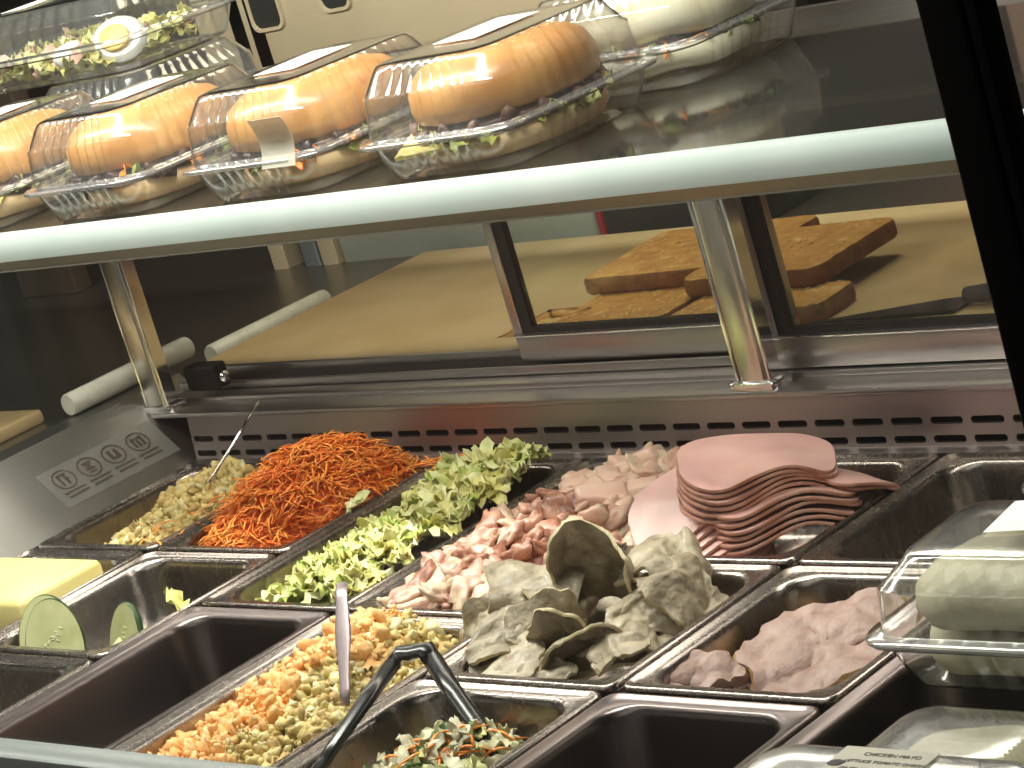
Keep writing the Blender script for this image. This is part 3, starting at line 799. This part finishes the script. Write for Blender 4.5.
tp(MB().tube([Vector((-.064, -.28, -.021)), Vector((-.05, -.288, -.027)), Vector((-.04, -.304, -.04))], [.004, .007, .003], 'chrome', 10, True, .35), 'tip')

# ------------------------------------------------------------------ rear worktop, board, toast, knife
BZ = .062
tag(MB().box(-2.2, .9, .35, 1.0, .01, .042, 'worktop').build('rear_worktop', None, False), 'steel worktop behind the sliding doors under the cutting board', 'worktop')
b = MB(); b.bbox(-1.085, .25, .362, .73, .0425, BZ, 'board', .004)
cb = b.build('cutting_board'); tag(cb, 'large tan cutting board on the worktop behind the doors', 'cutting board')
def toast(cx, cy, w, d, z, rz, label, h=.017):
    t = empty('toasted_bread', (cx, cy, z), math.radians(rz), label, 'bread slice', 'toasted bread slices on the board')
    sd = U(-90, 90)
    def lp(ins, zz, jit=.0015):
        L = rrect(-w/2+ins, w/2-ins, -d/2+ins, d/2-ins, zz, .014, 4, 10)
        return [(x+jit*noise.noise(Vector((x*70, y*70, sd))), y+jit*noise.noise(Vector((x*70+5, y*70, sd))), zz+.0012*noise.noise(Vector((x*50, y*50, sd+zz*20)))) for x, y, zz in L]
    b = MB(); b.loft([lp(.002, 0), lp(0, .003), lp(0, h-.003), lp(.0015, h)], 'crust', True, False); b.build('crust', t)
    b = MB(); b.loft([lp(.0015, h), lp(.006, h+.0012), lp(.02, h+.0008), lp(.035, h+.0016), lp(.05, h+.0005)], 'toast_top', False, True)
    for _ in range(70):
        b.chunk((U(-w*.44, w*.44), U(-d*.44, d*.44), h+.0008), (U(.001, .004), U(.001, .0025), .0012), 'toast_fleck', .3, 1, Euler((0, 0, U(0, 6))))
    b.build('toasted_top', t)
toast(-.475, .415, .145, .115, BZ, 3, 'toasted bread slice at the left front of the board, under another')
toast(-.33, .41, .125, .11, BZ, 2, 'toasted bread slice lying lowest, just left of the right shelf post')
toast(-.285, .4, .13, .07, BZ, 2, 'small toasted bread slice below the right hand one, beside the knife')
toast(-.47, .52, .2, .15, BZ+.019, 4, 'toasted bread slice on top at left, seen through the left door')
toast(-.335, .488, .16, .15, BZ+.019, 3, 'toasted bread slice on top at right, seen through the right door')
toast(-.55, .37, .03, .02, BZ, 0, 'small toasted crust end standing at the door stile')
kn = empty('kitchen_knife', (-.12, .385, BZ), 0, 'dark kitchen knife lying on the board before the right toast', 'knife')
def kp(mb, n, sm='auto'):
    o = mb.build(n, kn, sm); o.matrix_parent_inverse = Matrix.Translation((.12, -.385, -BZ)); return o
b = MB(); b.add([(-.225, .362, BZ+.002), (-.08, .372, BZ+.002), (-.075, .41, BZ+.002), (-.11, .405, BZ+.002), (-.225, .362, BZ+.004), (-.08, .372, BZ+.004), (-.075, .41, BZ+.004), (-.11, .405, BZ+.004)],
      [(3, 2, 1, 0), (4, 5, 6, 7), (0, 1, 5, 4), (1, 2, 6, 5), (2, 3, 7, 6), (3, 0, 4, 7)], 'knife_h'); kp(b, 'blade')
b = MB(); b.tube([(-.078, .393, BZ+.01), (-.03, .393, BZ+.011), (.04, .39, BZ+.01), (.06, .388, BZ+.01)], [.007, .01, .01, .007], 'knife_h', 10); kp(b, 'knife_handle')

# white rolls at the left end
def roll(y0, y1, x, z, label, mb=None):
    b = MB(); r = .0125
    ys = [y0, y0+.001, y1-.001, y1]
    b.tube([(x, y0, z), (x, y0+.002, z), (x, y1-.002, z), (x, y1, z)], [r-.001, r, r, r-.001], 'white_plastic', 20)
    b.tube([(x, y1-.001, z), (x, y1+.003, z)], [r*.75, r*.7], 'greyblue', 16)
    return tag(b.build('plastic_tube', None, 'auto'), label, 'tube', 'white tubes at the left end')
roll(.185, .36, -1.0985, .081, 'white plastic tube lying on the top of the left end panel')
roll(.40, .585, -1.115, .0555, 'white plastic tube lying beside the left edge of the cutting board')
# chopping board left of the end panel
b = MB(); b.bbox(-1.62, -1.2, -.1, .22, .05, .066, 'board', .004)
tag(b.build('wooden_board'), 'tan board on the side counter at the far left', 'board')
# dark hinge block next to left post
b = MB(); b.bbox(-1.01, -.96, .276, .297, .058, .085, 'black', .003); b.tube([(-.96, .286, .07), (-.953, .286, .07)], .006, 'chrome', 12)
tag(b.build('door_stop'), 'small black door stop block beside the left shelf post', 'door stop')

# ------------------------------------------------------------------ things behind the counter
ap = empty('kitchen_machine', (-1.05, .83, .042), 0, 'large tan and grey kitchen machine behind the cutting board', 'appliance')
def app(mb, n, sm='auto'):
    o = mb.build(n, ap, sm); o.matrix_parent_inverse = Matrix.Translation((1.05, -.83, -.042)); return o
b = MB(); b.bbox(-1.262, -.825, .755, 1.0, .042, .3, 'greygreen', .006); app(b, 'lower_body')
b = MB(); b.bbox(-1.36, -.72, .75, 1.0, .3, .62, 'tan', .01); app(b, 'upper_body')
def hole(x0, x1, z0, z1):
    b = MB(); b.loft([[(p[0], y, p[1]) for p in [(q[0], q[1]) for q in rrect(x0+i, x1-i, z0+i, z1-i, 0, .012, 4)]] for y, i in ((.7495, 0), (.746, .001), (.746, .004), (.7485, .005))], 'tan', False, False)
    b.loft([[(q[0], .7488, q[1]) for q in rrect(x0+.004, x1-.004, z0+.004, z1-.004, 0, .01, 4)], [(q[0], .7488, q[1]) for q in rrect(x0+.01, x1-.01, z0+.01, z1-.01, 0, .006, 4)]], 'dark', False, True)
    app(b, 'opening')
hole(-1.285, -1.225, .352, .45); hole(-1.155, -1.1, .36, .45)
def upright(x0, x1, m, label):
    tag(MB().bbox(x0, x1, .75, .78, .042, .62, m, .003).build('upright_panel', None, 'auto'), label, 'upright', None)
upright(-1.392, -1.362, 'tan', 'beige upright strip left of the grey machine')
upright(-1.33, -1.3, 'greyblue', 'blue grey upright between the beige strips')
upright(-1.296, -1.266, 'tan', 'beige upright strip touching the grey machine')
upright(-1.95, -1.82, 'darkbrown', 'dark brown upright panel at the far left')
bx = empty('black_box', (-.74, .86, .042), 0, 'black box with a red side standing at the end of the board', 'box')
o = MB().bbox(-.815, -.6, .76, .95, .042, .295, 'dark', .004).build('box_body', bx, 'auto'); o.matrix_parent_inverse = Matrix.Translation((.74, -.86, -.042))
o = MB().bbox(-.824, -.8155, .758, .95, .042, .295, 'red', .003).build('side_cover', bx, 'auto'); o.matrix_parent_inverse = Matrix.Translation((.74, -.86, -.042))
tag(MB().bbox(-.59, .9, .985, 1.0, .042, .33, 'maroon', .003).build('splash_panel', None, 'auto'), 'dark maroon panel behind the toast and right door', 'panel')
tag(MB().bbox(-.42, .3, 1.05, 1.1, FZ, .7, 'brownpanel', .003).build('cupboard_panel', None, 'auto'), 'brown panel behind the maroon one, at the upper right', 'panel')
tag(MB().bbox(-2.1, -1.4, .95, 1.1, .042, .9, 'dark', .003).build('dark_cabinet', None, 'auto'), 'dark cabinet behind the left end of the counter', 'cabinet')

# ------------------------------------------------------------------ clear clamshell boxes
def clamshell(loc, w, d, label, hb=.03, hl=.052, ribs=True, rz=0, lab=None, group='clear boxes of rolls on the upper shelf', slope=.016):
    t = empty('clamshell_box', loc, math.radians(rz), label, 'plastic box', group)
    hx, hy = w/2, d/2; NS = 36
    rb = (lambda q, i, n: (.0016 if (i//2) % 2 == 0 else 0) if 3 < i < n-3 else 0) if ribs else None
    def lp(ins, z, r, rib=None, cut=0): return rrect(-hx+ins, hx-ins, -hy+ins, hy-ins, z, r, 5, NS, rib)
    b = MB()
    b.loft([lp(.034, .0035, .016), lp(.03, 0, .018), lp(.021, .0, .02), lp(.0175, .003, .022, rb), lp(.012, hb*.6, .024, rb), lp(.009, hb-.002, .024)], 'plastic', True, False)
    o = b.build('tray', t)
    b = MB(); b.loft([lp(.009, hb-.002, .024), lp(.006, hb, .026), lp(.0, hb, .028), lp(-.001, hb+.0015, .028), lp(0, hb+.004, .028), lp(.005, hb+.0045, .026), lp(.008, hb+.006, .024)], 'plastic_rim')
    b.build('flange', t)
    b = MB(); z = hb+.006
    b.loft([lp(.008, z, .024), lp(.0085, z+.003, .024, rb), lp(.0115, hb+hl*.6, .022, rb), lp(.0115, hb+hl*.63, .022, rb), lp(.0138, hb+hl*.66, .021, rb), lp(slope+.006, hb+hl-.005, .02, rb), lp(slope+.009, hb+hl-.001, .019), lp(slope+.0125, hb+hl, .017), lp(slope+.03, hb+hl-.0003, .012)], 'plastic', False, True)
    ld = b.build('lid', t)
    if lab:
        lx, ly, lw, lh, lm, lrot = lab
        s = MB(); mx = Matrix.Translation((lx, ly, hb+hl+.0008)) @ Matrix.Rotation(math.radians(lrot), 4, 'Z')
        s.box(-lw/2, lw/2, -lh/2, lh/2, 0, .0004, lm, mx)
        lb = s.build('label', ld, False); tag(lb, 'printed paper label')
        return t, lb, mx
    return t, None, None

def disc_z(b, prof, m, sx=1, sy=1, n=40, irr=.02, cap=True, seed=0):
    L = []
    for r, z in prof:
        L.append([(r*sx*math.cos(2*PI*k/n)*(1+irr*noise.noise(Vector((math.cos(2*PI*k/n)*1.5+seed, math.sin(2*PI*k/n)*1.5, z*15)))), r*sy*math.sin(2*PI*k/n)*(1+irr*noise.noise(Vector((math.cos(2*PI*k/n)*1.5, math.sin(2*PI*k/n)*1.5+seed, z*15)))), z) for k in range(n)])
    b.loft(L, m, cap, cap)
def sandwich(loc, rz, label, sx=.071, sy=.083, fill='olive', seed=0, lettuce=True, group='seeded bun sandwiches in the boxes'):
    t = empty('bun_sandwich', loc, math.radians(rz), label, 'sandwich', group)
    b = MB(); disc_z(b, [(.75, 0), (.93, .003), (1.0, .01), (.99, .018), (.95, .021)], 'bun_base', sx, sy, irr=.03, seed=seed); b.build('bottom_bun', t)
    b = MB()
    disc_z(b, [(.9, .034), (1.0, .037), (1.03, .046), (1.02, .058), (.95, .069), (.82, .0765), (.6, .0815), (.3, .084), (.06, .0845)], 'bun', sx, sy, irr=.035, seed=seed+3)
    for _ in range(150):
        a, r = U(0, 6.28), math.sqrt(U(.02, 1))*.95
        z = .0848-.022*r**3.6
        b.chunk((r*sx*math.cos(a), r*sy*math.sin(a), z), (.0019, .0012, .0008), 'sesame', .1, 1, Euler((0, 0, U(0, 6))))
    b.build('top_bun', t)
    b = MB()
    for k in range(26):
        a = 2*PI*k/26+U(-.1, .1)
        leaf(b, (sx*.94*math.cos(a), sy*.94*math.sin(a), .0235+U(-.002, .003)), U(.022, .034), U(.012, .02), rnd.choice(['let1', 'let2', 'let3']) if lettuce else rnd.choice(['let3', 'olive', 'carrot']))
    b.build('lettuce_filling' if lettuce else 'vegetable_filling', t)
    b = MB(); disc_z(b, [(.8, .021), (.99, .0235), (1.0, .03), (.9, .034)], fill, sx, sy, irr=.06, seed=seed+5)
    for k in range(16):
        a = 2*PI*k/16; b.chunk((sx*1.0*math.cos(a), sy*1.0*math.sin(a), .029), (.009, .007, .0045), fill, .35, 2)
    b.build('patty' if fill == 'patty' else 'dark_filling', t)
    return t
yc = .103
lay = [(-.253, 'third', None), (-.478, 'second', None), (-.712, 'first', None), (-.945, 'left', None)]
names = ['clear clamshell box nearest the middle post, with a seeded lettuce bun',
         'clear clamshell box with an open corner flap, second of the row from the right',
         'clear clamshell box third from the right in the front shelf row',
         'clear clamshell box at the left end of the front shelf row']
snames = ['large sesame bun with lettuce, cheese and a dark patty in the rightmost front box',
          'seeded bun with dark olive filling in the second front box from the right',
          'seeded bun with dark filling and carrot in the third front box from the right',
          'seeded bun in the leftmost front box at the picture edge']
for i, (cx, _, _) in enumerate(lay):
    clamshell((cx, yc, SZ), .18, .205, names[i], .032, .062, lab=(-.012, .012, .05, .075, 'label', U(-5, 5)))
    s = sandwich((cx, yc+.004, SZ+.004), U(-10, 10), snames[i], fill='patty' if i == 0 else 'olive', seed=i*11, lettuce=(i in (0, 3)))
    if i == 0:
        b = MB(); mx = Matrix.Translation((-.03, -.06, .0225)) @ Matrix.Rotation(.3, 4, 'Z') @ Matrix.Rotation(.25, 4, 'X')
        b.bbox(-.028, .028, -.03, .03, 0, .004, 'cheese', .001, mx); b.build('cheese_slice', s, 'auto')
# loose clear flap caught on the second box
b = MB()
b.sheet(lambda u, v: Vector((-.425+.021*u, .0045-.006*v*v, .369+.021*v)), 6, 6, .0006, 'flap', None, False)
tag(b.build('plastic_flap', None, True), 'small clear plastic flap at the front of the second box from the right', 'plastic flap')

# second row on the shelf: ciabatta box and boiled egg box
GB = 'clear boxes in the second shelf row'
clamshell((-.25, .304, SZ), .2, .19, 'clear box with a white floury roll, behind the front row at the right', .034, .055, group=GB)
def long_roll(loc, rz, label, L=.17, W=.1, H=.062, m='ciab2', fills=True):
    t = empty('long_roll', loc, math.radians(rz), label, 'sandwich', 'pale long rolls in clear boxes')
    def half(z0, z1, top, name):
        b = MB(); L_ = []
        steps = [(.8, 0), (.95, .12), (1.0, .4), (.97, .7), (.8, .92), (.45, 1.0)]
        if not top: steps = [(.75, 0), (.95, .2), (1, .55), (.97, 1)]
        for s_, t_ in steps:
            z = z0+(z1-z0)*t_
            L_.append([(x*(1+.05*noise.noise(Vector((x*25, y*25, z*20)))), y*(1+.07*noise.noise(Vector((x*25+4, y*25, z*20)))), z+.003*noise.noise(Vector((x*30, y*30, 3)))) for x, y, z in rrect(-L/2*s_, L/2*s_, -W/2*s_, W/2*s_, z, W*.42*s_, 6, 8)])
        b.loft(L_, m, True, True); b.build(name, t)
    half(0, H*.36, False, 'bottom_half'); half(H*.46, H, True, 'top_half')
    if fills:
        b = MB()
        for k in range(46):
            a = 2*PI*k/46; x, y = L*.46*math.cos(a), W*.46*math.sin(a)
            mm = rnd.choice(['carrot', 'olive', 'let3', 'carrot', 'let2'])
            if mm == 'carrot': strip(b, (x, y, H*.42), .03, .002, mm)
            else: leaf(b, (x, y, H*.41), .025, .012, mm)
        b.build('filling', t)
    return t
long_roll((-.25, .304, SZ+.006), 20, 'white floury roll with carrot and olives in the rear shelf box', .165, .12)
clamshell((-.98, .325, SZ), .21, .19, 'lower clear box in the rear row at the left, carrying the egg salad box', .034, .055, group=GB)
EZ = SZ+.0895
clamshell((-1.06, .345, EZ), .3, .19, 'clear box with boiled egg and salad, stacked in the rear row at the left', .03, .05, lab=(-.07, .0, .04, .09, 'label', 5), group=GB)
t = empty('boiled_egg_half', (-.965, .30, EZ+.03), 0, 'boiled egg half with orange yolk at the right of the salad box', 'egg')
b = MB(); b.sheet(lambda u, v: Vector((u*.027, .004*(1-u*u-v*v), v*.021)), 6, 30, .012, 'boiled_white'); b.build('egg_white', t)
b = MB(); b.sheet(lambda u, v: Vector((u*.016-.003, -.008, v*.013)), 4, 24, .004, 'yolk'); b.build('yolk', t)
t.rotation_euler = (math.radians(-25), 0, math.radians(35))
t = empty('egg_wedge', (-1.035, .29, EZ+.024), 0, 'white wedge of boiled egg in the salad box', 'egg')
b = MB(); b.chunk((0, 0, 0), (.022, .014, .014), 'boiled_white', .08, 3, Euler((0, 0, .6))); b.build('egg_white', t)
b = MB()
for _ in range(240):
    x, y = U(-1.18, -.97), U(.275, .41); leaf(b, (x, y, EZ+.012+U(0, .02)), U(.02, .035), U(.01, .02), rnd.choice(['let1', 'let2', 'let1', 'ch1']))
tag(b.build('salad_leaves'), 'yellow green salad leaves under the boiled egg in the rear box', 'salad', None, 'stuff')

# right hand stack of boxed rolls on the pans
GR = 'clear boxes of pale rolls on the right of the counter'
clamshell((.325, -.128, .001), .23, .15, 'clear box holding a large pale roll, resting across the pans at the right', .034, .052, lab=(-.02, .018, .05, .05, 'label', 8), group=GR, slope=.02)
long_roll((.328, -.128, .006), 4, 'pale cream roll in the right hand clear box', .196, .112, .068, 'ciab', False)
clamshell((.325, -.272, -.068), .15, .13, 'clear box sunk in the deep pan at the right front', .034, .05, group=GR)
long_roll((.335, -.272, -.062), 8, 'pale roll in the box sunk in the deep pan', .12, .105, .068, 'ciab', False)
t, lb, mx = clamshell((.36, -.384, .003), .23, .105, 'clear lidded box nearest the camera with a cream printed label', .014, .036, lab=(-.005, .008, .064, .036, 'label_dim', 0), group=GR)
clamshell((.305, .085, .001), .2, .17, 'tall clear box at the right edge behind the boxed roll', .05, .055, group=GR)
long_roll((.325, .09, .006), 0, 'pale roll in the clear box at the right edge, furthest back', .13, .11, .07, 'ciab', False)
if lb:
    for k, (s, sz) in enumerate((('CHICKEN MAYO', .0052), ('LETTUCE TOMATO ONION', .0044), ('MAYO HONEY MUSTARD', .0044))):
        text_obj('printed_text', s, sz, 'ink', mx @ Matrix.Translation((.005, .010-.0085*k, .0006)), lb)
    s = MB(); s.chunk((0, 0, 0), (.006, .004, .0004), 'ink', .1, 2, Euler((0, 0, 0))); e = s.build('printed_mark', lb); e.matrix_local = mx @ Matrix.Translation((-.026, -.002, .0005))

# ------------------------------------------------------------------ light
def area(name, loc, target, sx, sy, power, color=(1, 1, 1)):
    l = bpy.data.lights.new(name, 'AREA'); l.shape = 'RECTANGLE'; l.size = sx; l.size_y = sy; l.energy = power; l.color = color
    o = bpy.data.objects.new(name, l); col.objects.link(o); o.location = loc
    o.rotation_euler = (Vector(target)-Vector(loc)).to_track_quat('-Z', 'Y').to_euler()
    return o
area('top_strip_lamp', (-.7, -.12, .98), (-.7, .1, .3), 1.5, .08, 34, (1, .97, .88))
area('under_shelf_lamp', (-.4, .1, .29), (-.4, .0, 0), 1.5, .03, 3.2, (1, .93, .82))
area('ceiling_lamp', (-.3, -1.5, 1.85), (-.3, -.1, 0), 3.0, 1.6, 24, (1, .95, .86))
area('kitchen_lamp', (-.4, .9, 1.7), (-.5, .6, 0), 1.0, .4, 16, (1, .85, .62))
area('cabinet_fill', (-2.6, -1.2, 1.7), (-2.8, -2.4, -.4), 1.2, .4, 26, (1, .95, .88))  # added light on the unseen cabinets so their reflection shows
w = bpy.data.worlds.new('world'); scn.world = w; w.use_nodes = True
w.node_tree.nodes['Background'].inputs[0].default_value = (.9, .85, .8, 1); w.node_tree.nodes['Background'].inputs[1].default_value = .12
scn.view_settings.view_transform = 'Standard'
scn.view_settings.exposure = -.22
